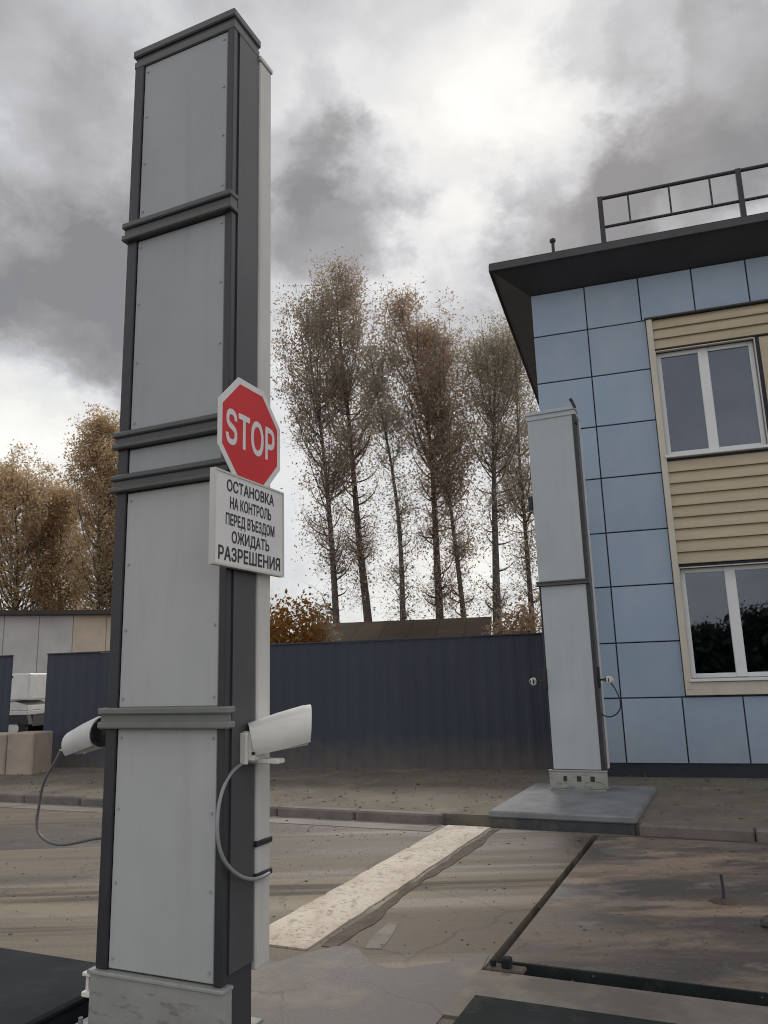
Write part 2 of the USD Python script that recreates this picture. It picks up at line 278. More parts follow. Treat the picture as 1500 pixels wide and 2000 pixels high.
apron_all = apron_poly.union(sg.Polygon(edge).buffer(.03)).buffer(0).difference(sg.box(-1.41, -20, 9, 9))   # worn concrete tongue with broken edges, running on past the pylon
road_poly = road_poly.difference(apron_all)
world_sheet('road', road_poly, BASE, 0.0, 'road')
world_sheet('near_pavement', near_poly, BASE, 0.0, 'road')
world_sheet('concrete_apron', apron_all, BASE, 0.006, 'apron')
world_sheet('concrete_strip', strip_poly, BASE, 0.012, 'concrete_strip')
world_sheet('gutter', sg.box(-40, 7.66, -2.98, KERB_T - .004), 0.0, 0.006, 'gutter')
world_sheet('slot_bed', slot_poly.difference(deck_poly), BASE, BASE + .03, 'dark_concrete')  # dark sheet painting in the shade of a deeper slot
dk = obj('weighbridge_deck', turned(sheet(deck_poly, BASE, 0.010), GATE), 'deck', kind='structure')
world_sheet('deck_edge', sg.box(-1.352, 4.448, 9.0, 7.90).difference(deck_poly.buffer(-.003)), BASE + .031, 0.007, 'steel_plate')  # dark strip added along the deck wall to paint the slot's shade
# stop line with broken, worn edges
for_edge = []
T = np.linspace(4.02, 8.0, 26)
left = [(-2.90 + rng.uniform(-.006, .006), t) for t in T]; right = [(-2.45 + rng.uniform(-.008, .006), t) for t in T]
world_sheet('road_marking', sg.Polygon(left + right[::-1]).buffer(0).intersection(sg.box(-5, 4.26, 0, 8)), 0.0, 0.010, 'road_paint')
mudl = [(-2.41 + rng.uniform(-.02, .015), t) for t in T]; mudr = [(-2.32 + .03 * math.sin(t * 3) + rng.uniform(-.02, .02), t) for t in T]
world_sheet('mud_line', sg.Polygon(mudl + mudr[::-1]).buffer(0).intersection(sg.box(-5, 4.35, 5, 9)), 0.0, 0.005, 'mud')
world_sheet('worn_marking', sg.Polygon([(-2.14, 4.40), (-2.05, 4.42), (-2.07, 4.60), (-2.14, 4.90), (-2.20, 4.92), (-2.19, 4.6)]), 0.0, 0.004, 'concrete_strip')
# verge between kerb and fence, raised
verge_poly = sg.box(-40, KERB_T + .16, 12, 60)
world_sheet('verge', verge_poly, BASE, 0.09, 'verge_dirt')
kb = thing('kerb', 'long grey concrete kerb along the far side of the road', 'kerb', (0, 0, 0), GATE)
kb.SetCustomDataByKey('kind', 'structure')
s = -16.0
while s < 7:
    L = 1.0
    if not (-2.62 < s + .5 < -1.0):
        obj('kerb_stone', box(s + .006, s + L - .006, KERB_T, KERB_T + .155, BASE, .105 + rng.uniform(-.006, .006), .018), 'kerb_concrete', kb)
    s += L

# verge litter and grass
def tufts(n, seed, s0, s1, t0, t1, h, w, z):
    r = np.random.default_rng(seed); v, f = [], []
    for k in range(n):
        b = G(r.uniform(s0, s1), r.uniform(t0, t1), z); hh = h * r.uniform(.4, 1.2)
        for j in range(5):
            a = r.uniform(0, 6.28); tip = b + [hh * .6 * math.cos(a), hh * .6 * math.sin(a), hh * r.uniform(.6, 1)]
            o = np.array([math.cos(a + 1.57), math.sin(a + 1.57), 0]) * w; i = len(v)
            v += [b - o, b + o, tip]; f.append([i, i + 1, i + 2])
    return trimesh.Trimesh(v, f, process=False)
def litter(n, seed, s0, s1, t0, t1, size, z):
    r = np.random.default_rng(seed); v, f = [], []
    for k in range(n):
        b = G(r.uniform(s0, s1), r.uniform(t0, t1), z + r.uniform(.004, .02)); a = r.uniform(0, 6.28); q = size * r.uniform(.5, 1.2)
        d = np.array([math.cos(a), math.sin(a), r.uniform(-.3, .3)]) * q; e = np.array([-math.sin(a), math.cos(a), r.uniform(-.3, .3)]) * q * .6; i = len(v)
        v += [b - d, b - e, b + d, b + e]; f += [[i, i + 1, i + 2], [i, i + 2, i + 3]]
    return trimesh.Trimesh(v, f, process=False)
obj('dry_grass', tufts(500, 3, -14, 4, 8.3, 12.2, .055, .004, .085), 'dry_grass', label='short dry grass along the foot of the navy fence', cat='grass', kind='stuff')
obj('leaf_litter', [litter(420, 4, -14, 4, 8.25, 12.2, .035, .09), litter(90, 8, -9, 5, 6.9, 8.0, .028, .004)], 'litter', label='fallen brown leaves on the verge and along the kerb', cat='leaves', kind='stuff')

# ------------------------------------------------------------------ pylons
PW = .632
def pylon(s, t, label, near):
    x = thing('gate_pylon', label, 'pylon', G(s, t), GATE)
    b, top = .14, 4.93
    obj('core', box(.004, PW - .004, .0, .205, b + .015, top - .06, .006), 'frame_paint', x)
    obj('side_panel', box(PW - .0035, PW + .004, .03, .20, .40, top - .10), 'side_paint', x)
    obj('frame_strip', box(-.012 if near else .0, .050 if near else .022, -.022 if near else -.012, .012, .37, top - .10 if near else 2.6, .004), 'frame_paint', x)
    obj('frame_strip', box(PW - .036, PW + .002, -.022, .012, .37, top - .10, .004), 'frame_paint', x)
    for z0, z1, m in (((.375, 1.352, 'grey_paint'), (1.442, 2.435, 'grey_paint'), (2.530, 2.652, 'grey_paint_upper'), (2.745, 3.766, 'grey_paint_upper'), (3.892, top - .115, 'grey_paint_upper')) if near else ((.375, 2.598, 'far_panel'), (2.662, top - .115, 'far_panel'))):
        obj('front_panel', box(.053 if near else (.024 if z0 < 2 else .002), PW - .039, -.014, .004, z0, z1, .004), m, x, label='narrow grey infill panel between two ridged bands' if z1 - z0 < .2 else None)
    if near:
        rv = [cyl((u, -.0135, z), (u, -.0175, z), .0065, 8) for z0, z1 in ((.375, 1.352), (1.442, 2.435), (2.745, 3.766), (3.892, top - .115)) for u in (.075, PW - .061) for z in np.linspace(z0 + .04, z1 - .04, 4)]
        obj('panel_rivets', rv, 'grey_paint_upper', x, kind='stuff')
    # ridged straps: two ribs with a groove between
    for z, h, m in (((1.397, .09, 'strap_paint'), (2.482, .085, 'trim_paint'), (2.698, .085, 'trim_paint'), (3.822, .102, 'trim_paint')) if near else ((2.63, .06, 'trim_paint'),)):
        lo = -.03 if z > 1.5 else -.04
        pr = [box(lo, PW + (.014 if z > 1.5 else .03), -.050, .02, z - h / 2, z - h / 2 + h * .32, .006), box(lo, PW + (.014 if z > 1.5 else .03), -.050, .02, z + h / 2 - h * .32, z + h / 2, .006), box(lo + .01, PW + .008, -.034, .018, z - h * .3, z + h * .3)]
        obj('strap', pr, m, x)
    obj('cap', [box(-.022, PW + .010, -.03, .22, top - .045, top, .006), box(-.016, PW + .006, -.024, .212, top - .115, top - .070, .005), box(-.008, PW, -.014, .208, top - .075, top - .04)], 'trim_paint' if near else 'far_panel', x)
    # pale rear cover running down behind the dark side
    obj('rear_cover', box(.02, PW + .012, .208, .318, .36, top - .13, .006), 'cover_white', x)
    obj('rear_cover_cap', box(.01, PW + .018, .203, .325, top - .128, top - .10, .004), 'cover_white', x)
    if near:
        for z in (.855, .725): obj('clamp_ring', box(PW - .02, PW + .020, .20, .326, z - .012, z + .012, .003), 'black_plastic', x)
    # foot sleeve: folded sheet, slightly wider, with scuffs, flange and bolts
    obj('foot_sleeve', [box(-.030, PW + .022, -.034, .03, b + .012, .362, .006), box(-.040, PW + .026, -.042, .032, .352, .368, .004)], 'sleeve_paint', x)
    obj('base_plate', box(-.06, PW + .005, -.07, .28, b, b + .014, .003), 'steel', x)
    for u in (-.045, .2, .45, PW - .01):
        obj('bolt', cyl((u, -.055, b + .01), (u, -.055, b + .05), .010, 6), 'steel', x)
    if near:
        obj('side_flange', [box(-.075, -.022, -.03, .02, .335, .350, .003), box(-.075, -.022, -.03, .02, .255, .275, .003), box(-.060, -.045, -.02, .01, .262, .345)], 'camera_white', x)
    else:
        for u, w in ((.14, .04), (.30, .05), (.46, .05)):
            obj('mark', box(u, u + w, -.0385, -.0335, .24, .30), 'sign_black', x)
        obj('side_fitting', [box(-.07, -.01, .02, .07, 3.62, 3.80, .006)], 'black_plastic', x)
        obj('top_bracket', [box(PW - .02, PW + .02, -.05, .06, 4.68, 4.74, .01), tube([(PW - .04, -.03, 5.03), (PW - .02, -.02, 4.99), (PW + .01, -.02, 4.90)], .022, 8)], 'black_plastic', x)
    return x
NS, NT, FS, FT = -2.609, 2.784, -2.175, 9.79
pylon(NS, NT, 'tall grey panelled steel pylon in the left foreground carrying the stop sign', True)
pylon(FS, FT, 'farther grey steel pylon on the concrete plinth before the blue building', False)

# plinths
pl = thing('concrete_plinth', 'low blue grey concrete plinth under the farther pylon', 'plinth', (0, 0, 0), GATE)
obj('slab', box(-2.50, -1.03, 8.14, 10.22, .075, .145, .014), 'plinth_concrete', pl)
obj('side_band', box(-2.485, -1.045, 8.155, 10.205, BASE, .078, .01), 'plinth_shade', pl, label='dirty sides under the slab with shade put into their dark colour')
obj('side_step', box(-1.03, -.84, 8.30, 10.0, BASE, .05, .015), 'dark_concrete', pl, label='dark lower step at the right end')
np_ = thing('concrete_footing', 'concrete footing block under the near pylon', 'plinth', (0, 0, 0), GATE)
obj('slab', box(-2.75, -1.985, 2.55, 3.08, BASE, .138, .02), 'plinth_concrete', np_)
obj('dark_plinth', turned(trimesh.util.concatenate([box(-6.2, -2.80, 1.2, 3.20, BASE, .18, .02), box(-6.21, -2.79, 1.19, 3.22, .17, .205, .012)]), GATE), 'dark_concrete', label='low dark block with an overhanging top left of the near pylon foot', cat='plinth')

# near cameras and their cables
def housing(length, h, w, m, cap_m):
    """A camera housing along +x from its mount, with an overhanging sun shield: (parts)"""
    body = hull([(x, y, z) for x, k in ((.02, .86), (length * .96, 1.0)) for y, z in [(w * .5 * k * math.cos(a), h * .5 * k * math.sin(a)) for a in np.linspace(0, 2 * math.pi, 16, endpoint=False)]])
    prof = [(math.cos(a) * w * .60, math.sin(a) * h * .62) for a in np.linspace(-.75, math.pi + .75, 19)]
    v, f = [], []
    for i, (x, k, lift) in enumerate(((-.01, .88, -.006), (length * .5, .97, 0), (length, 1.0, .004), (length + .035, .98, .002))):
        for rr in (1.0, .93):
            for j, (y, z) in enumerate(prof):
                dx = (-.022 * max(0, 1 - z / (h * .6)) if i == 3 else 0)
                v.append((x + dx, y * k * rr, z * k * rr + lift))
    n = len(prof)
    for i in range(3):
        for r_ in (0, 1):
            for j in range(n - 1):
                a, b, c, d = (i * 2 + r_) * n + j, (i * 2 + r_) * n + j + 1, ((i + 1) * 2 + r_) * n + j + 1, ((i + 1) * 2 + r_) * n + j
                f += [[a, b, c], [a, c, d]] if r_ == 0 else [[a, c, b], [a, d, c]]
    for i in (0, 3):
        for j in range(n - 1):
            a, b, c, d = (i * 2) * n + j, (i * 2) * n + j + 1, (i * 2 + 1) * n + j + 1, (i * 2 + 1) * n + j
            f += [[a, b, c], [a, c, d]]
    for j in (0, n - 1):
        for i in range(3):
            a, b, c, d = (i * 2) * n + j, (i * 2 + 1) * n + j, ((i + 1) * 2 + 1) * n + j, ((i + 1) * 2) * n + j
            f += [[a, b, c], [a, c, d]]
    shield = trimesh.Trimesh(v, f, process=False)
    ring = trimesh.creation.annulus(r_min=w * .36, r_max=w * .47, height=.014, sections=20); ring.apply_transform(trimesh.transformations.rotation_matrix(math.pi / 2, (0, 1, 0))); ring.apply_translation((length * .965, 0, 0))
    lens = cyl((length * .9, 0, 0), (length * .968, 0, 0), w * .355, 20)
    gland = cyl((-.02, 0, -h * .2), (.03, 0, -h * .2), .014, 10)
    rear = hull([(x, y, z) for x, k in ((.0, .70), (.028, .90)) for y, z in [(w * .5 * k * math.cos(a), h * .5 * k * math.sin(a)) for a in np.linspace(0, 2 * math.pi, 14, endpoint=False)]])
    return dict(body=(body, m), sun_shield=(shield, m), lens_ring=(ring, 'black_plastic'), lens=(lens, 'lens_glass'), cable_gland=(gland, 'black_plastic'), rear_cap=(rear, cap_m))
def camera_thing(p0, p1, h, w, label, m, arm, cap_m='camera_grey', flip=False):
    p0, p1 = np.array(p0), np.array(p1); d = p1 - p0; L = np.linalg.norm(d)
    x = thing('security_camera', label, 'camera', G(p0[0], p0[1], p0[2]), GATE)
    ax = d / L; ay = np.cross([0, 0, 1], ax); ay /= np.linalg.norm(ay); az = np.cross(ax, ay)
    T = np.eye(4); T[:3, 0], T[:3, 1], T[:3, 2] = ax, ay, az
    for k, (g, mm) in housing(L, h, w, m, cap_m).items():
        obj(k, moved(g, T), mm, x, smooth=40)
    for k, (g, mm) in arm.items(): obj(k, g, mm, x)
    return x
# right-hand camera, looking along the lane; local coordinates are relative to its mount
camera_thing((-1.955, 2.95, 1.290), (-1.765, 3.085, 1.334), .150, .140, 'big white camera housing on the right side of the near pylon', 'camera_white',
             dict(bracket=([box(-.030, .035, -.055, .05, -.085, .040, .008), box(-.02, .13, -.01, .05, -.098, -.078, .004), box(-.034, .012, -.075, -.055, -.095, .035, .003)], 'camera_white'),
                  mount_screw=([cyl((-.03 + .035 * k, -.066, -.05), (-.03 + .035 * k, -.056, -.05), .007, 8) for k in range(3)], 'black_plastic')))
camera_thing((-3.04, 3.00, 1.262), (-2.80, 2.93, 1.315), .130, .125, 'white camera housing toned grey for shade on the left side of the near pylon', 'camera_grey',  # grey copy of the white housing, its shade put into the colour
             dict(bracket=([box(.28, .36, -.04, .03, -.02, .07, .006), box(.25, .49, -.03, .01, -.03, .0, .005)], 'camera_grey')))
def cable(name, pts, r, m, label, **kw):
    pts = np.array([G(*p) for p in pts])
    return obj(name, tube(curve(pts, 48), r, 8), m, smooth=50, label=label, cat='cable', **kw)
cable('camera_cable', [(-1.965, 2.90, 1.20), (-1.97, 2.75, 1.11), (-1.962, 2.705, .99), (-1.958, 2.73, .87), (-1.945, 2.84, .765), (-1.945, 2.95, .727), (-1.95, 3.07, .722)], .0075, 'cable_grey', 'grey cable looping from the right camera down to the pale rear cover')
cable('camera_cable', [(-3.09, 2.96, 1.235), (-3.13, 2.96, 1.17), (-3.19, 2.96, 1.08), (-3.215, 2.96, .96), (-3.205, 2.95, .86), (-3.13, 2.94, .815), (-2.95, 2.93, .815), (-2.60, 2.92, .82)], .007, 'cable_dark', 'dark thin cable looping below the left camera back to the pylon')

# far pylon's cameras
def small_camera(s, t, z, sx, label):
    x = thing('small_camera', label, 'camera', G(s, t, z), GATE)
    b = hull([(sx * u, v * .0 + .045 * math.cos(a) - (.16 if q else 0), .045 * math.sin(a)) for q in (0, 1) for u in (0.0,) for v in (0,) for a in np.linspace(0, 6.283, 13)[:-1]] + [(sx * .02 + .045 * math.cos(a), -.05, .045 * math.sin(a)) for a in np.linspace(0, 6.283, 13)[:-1]])
    obj('body', b, 'camera_white', x, smooth=40)
    obj('lens', cyl((0, -.168, 0), (0, -.158, 0), .030, 14), 'black_plastic', x)
    obj('bracket', [box(min(0, -sx * .13), max(0, -sx * .13), -.02, .02, -.012, .012, .003), box(min(-sx * .15, -sx * .10), max(-sx * .15, -sx * .10), -.06, .03, -.10, .16, .005)], 'black_plastic', x)
    return x
small_camera(FS - .135, FT + .02, 1.42, -1, 'small camera with a dark round lens at the left of the farther pylon')
small_camera(FS + PW + .12, FT + .10, 1.42, 1, 'small camera at the right of the farther pylon before the blue tiles')
cable('camera_cable', [(FS + PW + .14, FT + .1, 1.38), (FS + PW + .22, FT + .1, 1.22), (FS + PW + .21, FT + .1, 1.05), (FS + PW + .10, FT + .1, .98), (FS + PW, FT + .1, 1.02)], .008, 'black_plastic', 'thin dark cable hanging from the camera at the right of the farther pylon')

# ------------------------------------------------------------------ signs on the near pylon's lane side (their plane looks along the lane's +s)
def side_plane(m, s, t, z):        # lettering in xy -> plane facing +s, reading towards +t
    T = np.array([[0, 0, 1, s], [1, 0, 0, t], [0, 1, 0, z], [0, 0, 0, 1.0]]); return moved(m, T)
SX = -1.932
st = thing('stop_sign', 'red octagonal stop sign with white border on the near pylon', 'sign', (0, 0, 0), GATE)
def octagon(r): return sg.Polygon([(r * math.cos(math.pi / 8 + k * math.pi / 4), r * math.sin(math.pi / 8 + k * math.pi / 4)) for k in range(8)])
oc = (2.880, 2.655)
obj('plate', side_plane(sheet(octagon(.268).buffer(.006), -.004, 0), SX, *oc), 'sign_white', st)
obj('red_face', side_plane(sheet(octagon(.242), 0, .0012), SX, *oc), 'sign_red', st)
tm = meshkit.text_mesh('STOP', .155, .0012, bold=True); bw = tm.bounds
tm.apply_scale([.40 / (bw[1][0] - bw[0][0]), 1, 1]); tm.apply_translation([-tm.bounds.mean(0)[0], -.0775, .0012])
obj('lettering', side_plane(tm, SX, *oc), 'sign_white', st)
[obj('bracket', box(-1.978, SX - .004, 2.84, 2.92, z, z + .025), 'steel', st) for z in (2.55, 2.74)]
ps = thing('text_plate', 'white rectangular plate of dark text rows below the stop sign', 'sign', (0, 0, 0), GATE)
pc = (2.880, 2.232)
obj('plate', side_plane(box(-.275, .275, -.205, .205, -.022, 0, .002), SX + .004, *pc), 'sign_white', ps)
obj('rim', side_plane(trimesh.util.concatenate([box(-.279, .279, .199, .208, -.024, .003), box(-.279, .279, -.208, -.199, -.024, .003), box(-.279, -.270, -.199, .199, -.024, .003), box(.270, .279, -.199, .199, -.024, .003)]), SX + .004, *pc), 'cover_white', ps)
rows = [('ОСТАНОВКА', .150, .050, .38), ('НА КОНТРОЛЬ', .075, .050, .33), ('ПЕРЕД ВЪЕЗДОМ', .0, .050, .39), ('ОЖИДАТЬ', -.075, .050, .30), ('РАЗРЕШЕНИЯ', -.152, .058, .49)]
for txt, z, h, w in rows:
    m = meshkit.text_mesh(txt, h, .0012, bold=True); m.apply_scale([w / (m.bounds[1][0] - m.bounds[0][0]), 1, 1]); m.apply_translation([-m.bounds.mean(0)[0], z - h / 2, 0])
    obj('text_row', side_plane(m, SX + .004, *pc), 'sign_black', ps)
[obj('bracket', box(-1.978, SX - .018, 2.84, 2.92, z, z + .025), 'steel', ps) for z in (2.10, 2.32)]

# ------------------------------------------------------------------ blue building
P0 = np.array([3.07, 11.16, 0])
bd = thing('blue_building', 'two storey building clad in blue tiles with tan siding round its windows', 'building', P0, BLD)
UL, UR, ZT = -.645, 6.4, 7.42
CL, CR = 1.04, 4.35        # window block
wins = [(1.135, 2.47, 1.385, 2.90), (2.86, 4.20, 1.385, 2.90), (1.135, 2.47, 4.555, 6.16), (2.86, 4.20, 4.555, 6.16)]
wall = [box(UL + .02, CL, .0, .25, .0, ZT), box(CR, UR, .0, .25, 0, ZT), box(CL, CR, .0, .25, 0, 1.385), box(CL, CR, 0, .25, 2.90, 4.555), box(CL, CR, 0, .25, 6.16, ZT)]
for z0, z1 in ((1.385, 2.90), (4.555, 6.16)):
    wall += [box(CL, 1.135, 0, .25, z0, z1), box(2.47, 2.86, 0, .25, z0, z1), box(4.20, CR, 0, .25, z0, z1)]
wall += [box(UL + .02, UL + .25, .25, 11, 0, ZT), box(UR - .25, UR, .25, 11, 0, ZT), box(UL + .02, UR, 11, 11.25, 0, ZT)]
obj('wall', wall, 'joint_dark', bd)
obj('base', box(UL + .05, UR - .05, -.012, .02, BASE, .255), 'base_dark', bd)
us = [-.645, .185, .985, 1.75, 2.50, 3.28, 4.06, 4.84, 5.62, 6.4]
zs = [.265, 1.14, 1.90, 2.70, 3.49, 4.315, 5.12, 5.92, 6.70, ZT]
j = .009
block = sg.box(CL - .003, 1.14, CR + .003, 6.70)
for a, b in zip(us[:-1], us[1:]):
    for c, d in zip(zs[:-1], zs[1:]):
        aa, bb = a, b                # beside the windows the tiles run up to the cream casing
        if 1.1 < c and d < 6.75:
            aa, bb = (1.04 if a == .985 else a), (1.04 if b == .985 else b)
        r = sg.box(aa + j, c + j, bb - j, d - j).difference(block)
        if r.is_empty or r.area < .004: continue
        for q in getattr(r, 'geoms', [r]):
            x0, z0, x1, z1 = q.bounds
            if x1 - x0 < .03 or z1 - z0 < .03: continue
            tilt = rng.uniform(-.004, .004, 4)
            g = box(x0, x1, -.030, -.004, z0, z1, .004)
            v = np.array(g.vertices); v[:, 1] += tilt[0] * (v[:, 0] - x0) / (x1 - x0) + tilt[1] * (v[:, 2] - z0) / (z1 - z0); g = trimesh.Trimesh(v, g.faces, process=False)
            obj('facade_panel', g, 'tile_blue', bd)
# cream casing round the window block
obj('casing', box(CL, CL + .085, -.075, -.003, 1.235, 6.69, .006), 'casing_cream', bd)
obj('casing', box(CR - .085, CR, -.075, -.003, 1.235, 6.69, .006), 'casing_cream', bd)
obj('casing', box(CL + .002, CR - .002, -.070, -.003, 1.16, 1.336, .006), 'casing_cream', bd)
obj('drip_edge', box(CL - .02, CR + .02, -.095, -.003, 6.69, 6.715, .004), 'fascia_dark', bd)
def boards(x0, x1, z0, z1, n):
    h = (z1 - z0) / n
    for k in range(n):
        a = z0 + k * h; pts = []
        for x in (x0, x1): pts += [(x, -.004, a), (x, -.056, a), (x, -.056, a + .012), (x, -.030, a + h * .80), (x, -.020, a + h * .985), (x, -.004, a + h * .985)]
        obj('siding_board', hull(pts), 'siding_tan', bd)
boards(CL + .086, CR - .086, 2.965, 4.47, 9)
boards(CL + .086, CR - .086, 6.21, 6.685, 3)
boards(2.545, 2.785, 4.52, 6.205, 1); boards(2.545, 2.785, 1.40, 2.96, 1)
for (x0, x1, z0, z1) in wins:
    fr = .065
    f = [box(x0, x0 + fr, .03, .10, z0, z1, .006), box(x1 - fr, x1, .03, .10, z0, z1, .006), box(x0 + fr, x1 - fr, .032, .098, z1 - fr, z1, .006), box(x0 + fr, x1 - fr, .032, .098, z0, z0 + fr, .006)]
    w = obj('window', f, 'window_white', bd)
    xm = x0 + (x1 - x0) * .485
    obj('mullion', box(xm - .07, xm + .07, .022, .10, z0 + .004, z1 - .004, .008), 'window_white', w)
    for a, b in ((x0 + fr, xm - .07), (xm + .07, x1 - fr)):
        obj('pane', box(a - .004, b + .004, .060, .066, z0 + fr - .004, z1 - fr + .004), 'pane_glass', w)
    obj('sill', box(x0 - .03, x1 + .03, -.10, .03, z0 - .045, z0 - .004, .006), 'window_white', w)
    obj('reveal', [box(x0 - .014, x0 - .001, -.06, .03, z0, z1 + .012), box(x1 + .001, x1 + .014, -.06, .03, z0, z1 + .012), box(x0 - .001, x1 + .001, -.06, .03, z1 + .001, z1 + .014)], 'casing_cream', w)
    obj('room', [box(x0 - .1, x1 + .1, 2.2, 2.25, z0 - .9, z1 + .5), box(x0 - .15, x0 - .1, .26, 2.2, z0 - .9, z1 + .5), box(x1 + .1, x1 + .15, .26, 2.2, z0 - .9, z1 + .5), box(x0 - .1, x1 + .1, .26, 2.2, z1 + .4, z1 + .5), box(x0 - .1, x1 + .1, .26, 2.2, z0 - .9, z0 - .8)], 'room_dark', w)
    if z0 > 4:
        wv = [(x, .22 + .02 * math.sin(x * 40), z) for x in np.linspace(x0, x1, 60) for z in (z0 + .02, z1)]
        obj('curtain', trimesh.Trimesh(wv, [[2 * i, 2 * i + 2, 2 * i + 1] for i in range(59)] + [[2 * i + 1, 2 * i + 2, 2 * i + 3] for i in range(59)], process=False), 'curtain', w)
# eaves, soffit and hip roof
EO, EU, ZE = -.60, -1.19, 7.79
roof_pts = [(EU, EO), (UR + .55, EO), (UR + .55, 11.8), (EU, 11.8)]
v = [(x, y, ZE) for x, y in roof_pts] + [(2.2, 5.5, ZE + .95), (4.0, 5.5, ZE + .95)]
obj('roof', trimesh.Trimesh(v + [(x, y, z - .02) for x, y, z in v[:4]], [[0, 1, 5], [0, 5, 4], [1, 2, 5], [2, 3, 4], [2, 4, 5], [3, 0, 4], [6, 8, 7], [6, 9, 8], [0, 6, 7], [0, 7, 1], [1, 7, 8], [1, 8, 2], [2, 8, 9], [2, 9, 3], [3, 9, 6], [3, 6, 0]], process=False), 'roof_dark', bd)
fz = ZE - .13
obj('fascia', [box(EU, UR + .55, EO - .012, EO + .012, fz, ZE - .022), box(EU - .012, EU + .012, EO + .013, 11.8, fz, ZE - .022)], 'fascia_dark', bd)
sv = [(EU, EO, fz + .02), (UR + .55, EO, fz + .02), (UR + .1, -.001, ZT + .0), (UL, -.001, ZT + .0), (EU, 11.8, fz + .02), (UL, 11.3, ZT)]
obj('soffit', trimesh.Trimesh(sv, [[0, 2, 1], [0, 3, 2], [0, 4, 5], [0, 5, 3]], process=False), 'soffit_dark', bd)
# roof guard rail
ry, rz = -.15, ZE + .09
def roof_rail():
    for z, r in ((8.80, .030), (8.30, .024)):
        r_ = obj('guard_rail', cyl((.55, ry, z), (UR, ry, z), r, 8), 'rail_dark', bd)
    for u in (.55, 2.55, 4.55, 6.35): obj('rail_post', box(u - .038, u + .038, ry - .038, ry + .038, ZE - .0, 8.825, .004), 'rail_dark', bd)
    for u in (.97, 1.57, 2.15, 2.99, 3.5, 4.0, 5.0, 5.5): obj('rail_upright', cyl((u, ry, 8.30), (u, ry, 8.80), .016, 6), 'rail_dark', bd)
roof_rail()
obj('roof_vent', [cyl((-.22, -.2, ZE + .02), (-.22, -.2, ZE + .40), .025, 8), trimesh.creation.icosphere(1, .05).apply_translation((-.22, -.2, ZE + .42))], 'rail_dark', bd)

# ------------------------------------------------------------------ navy fence
def fence(u0, u1, label, origin, turn):
    x = thing('navy_fence', label, 'fence', origin, turn)
    u = u0
    while u < u1 - .05:
        w = min(1.15, u1 - u); n = max(2, int(round(w / .23))); prof = []
        for k in range(n):
            a = u + w * k / n; b = w / n
            prof += [(a, 0), (a + b * .32, 0), (a + b * .52, -.006), (a + b * .76, -.006), (a + b * .96, 0)]
        prof.append((u + w, 0))
        v, f = [], []
        for (px, py) in prof: v += [(px, py, .02), (px, py, 2.11)]
        for k in range(len(prof) - 1): f += [[2 * k, 2 * k + 2, 2 * k + 3], [2 * k, 2 * k + 3, 2 * k + 1]]
        off = rng.uniform(-.004, .004)
        m = trimesh.Trimesh(v, f, process=False); m.apply_translation((0, off, rng.uniform(-.006, .006)))
        obj('sheet', m, 'fence_navy', x); u += 1.15
    obj('cap', box(u0, u1, -.03, .012, 2.112, 2.135, .004), 'fence_navy', x)
    u = u0 + .05
    while u < u1: obj('post', box(u - .03, u + .03, .012, .07, -.1, 2.10), 'fence_navy', x); u += 2.4
    for z in (.4, 1.7): obj('rail', box(u0, u1, .008, .034, z, z + .04), 'fence_navy', x)
    return x
FO = np.array([2.55, 12.15, 0]); FA = math.atan2(14.5 - 12.2, 5.79 + 2.469)
def fence_u(x):       # where a pixel column of the photograph meets the fence
    d = ray(x, 1400); n = np.array([math.sin(FA), math.cos(FA)]); k = (FO[:2] @ n) / (d[:2] @ n)
    p = d[:2] * k - FO[:2]; return p @ [math.cos(FA), -math.sin(FA)]
FENCE_GAP = (fence_u(18), fence_u(86))
fence(FENCE_GAP[1], .35, 'long navy profiled steel fence between the near pylon and the blue building', FO, FA)
fence(-15, FENCE_GAP[0], 'short navy fence length at the far left beyond the gap with the truck', FO, FA)

# concrete blocks in the gap
cb = thing('barrier_block', 'brownish concrete block wall in front of the white truck', 'block', frame(FENCE_GAP[1] - .25, -.75, FA) + FO, FA)
uu = -1.6
for w in (.62, .70, .62, .55):
    obj('block', box(uu, uu + w - .012, -.25, .25, -.05, .76 + rng.uniform(-.02, .02), .02), 'block_concrete', cb); uu += w

# ------------------------------------------------------------------ truck in the gap
tp = at_depth(82, 1400, 25.5)
tr = thing('white_truck', 'dirty truck with a white box and dark wheels in the fence gap', 'truck', (tp[0] - 4.75, tp[1], BASE), math.pi / 2)
obj('cab', [hull([(x, y, z) for x in (-.95, .95) for y, z in ((-.7, .75), (.9, .75), (.9, 2.3), (-.35, 2.3), (-.65, 1.5))])], 'truck_white', tr)
obj('side_window', box(.948, .958, -.25, .65, 1.5, 2.1, .01), 'dark_glass', tr)
obj('bed', box(-.95, .95, 1.1, 4.72, .78, .92, .02), 'camera_grey', tr)
obj('cargo_box', box(-.96, .96, 3.62, 4.72, 1.24, 2.06, .04), 'truck_white', tr)
obj('side_locker', [hull([(x, y, z) for x in (-.93, .93) for y, z in ((2.4, .93), (4.72, .93), (4.70, 1.06), (4.30, 1.20), (2.4, 1.23))])], 'camera_grey', tr)
obj('chassis', box(-.55, .55, -.6, 4.70, .42, .775), 'black_plastic', tr)
obj('mudguard', [hull([(x, y, z) for x in (.70, .965) for y, z in ((3.05, .55), (3.15, .80), (4.70, .80), (4.78, .50), (4.70, .50), (4.62, .74), (3.2, .74))])], 'black_plastic', tr)
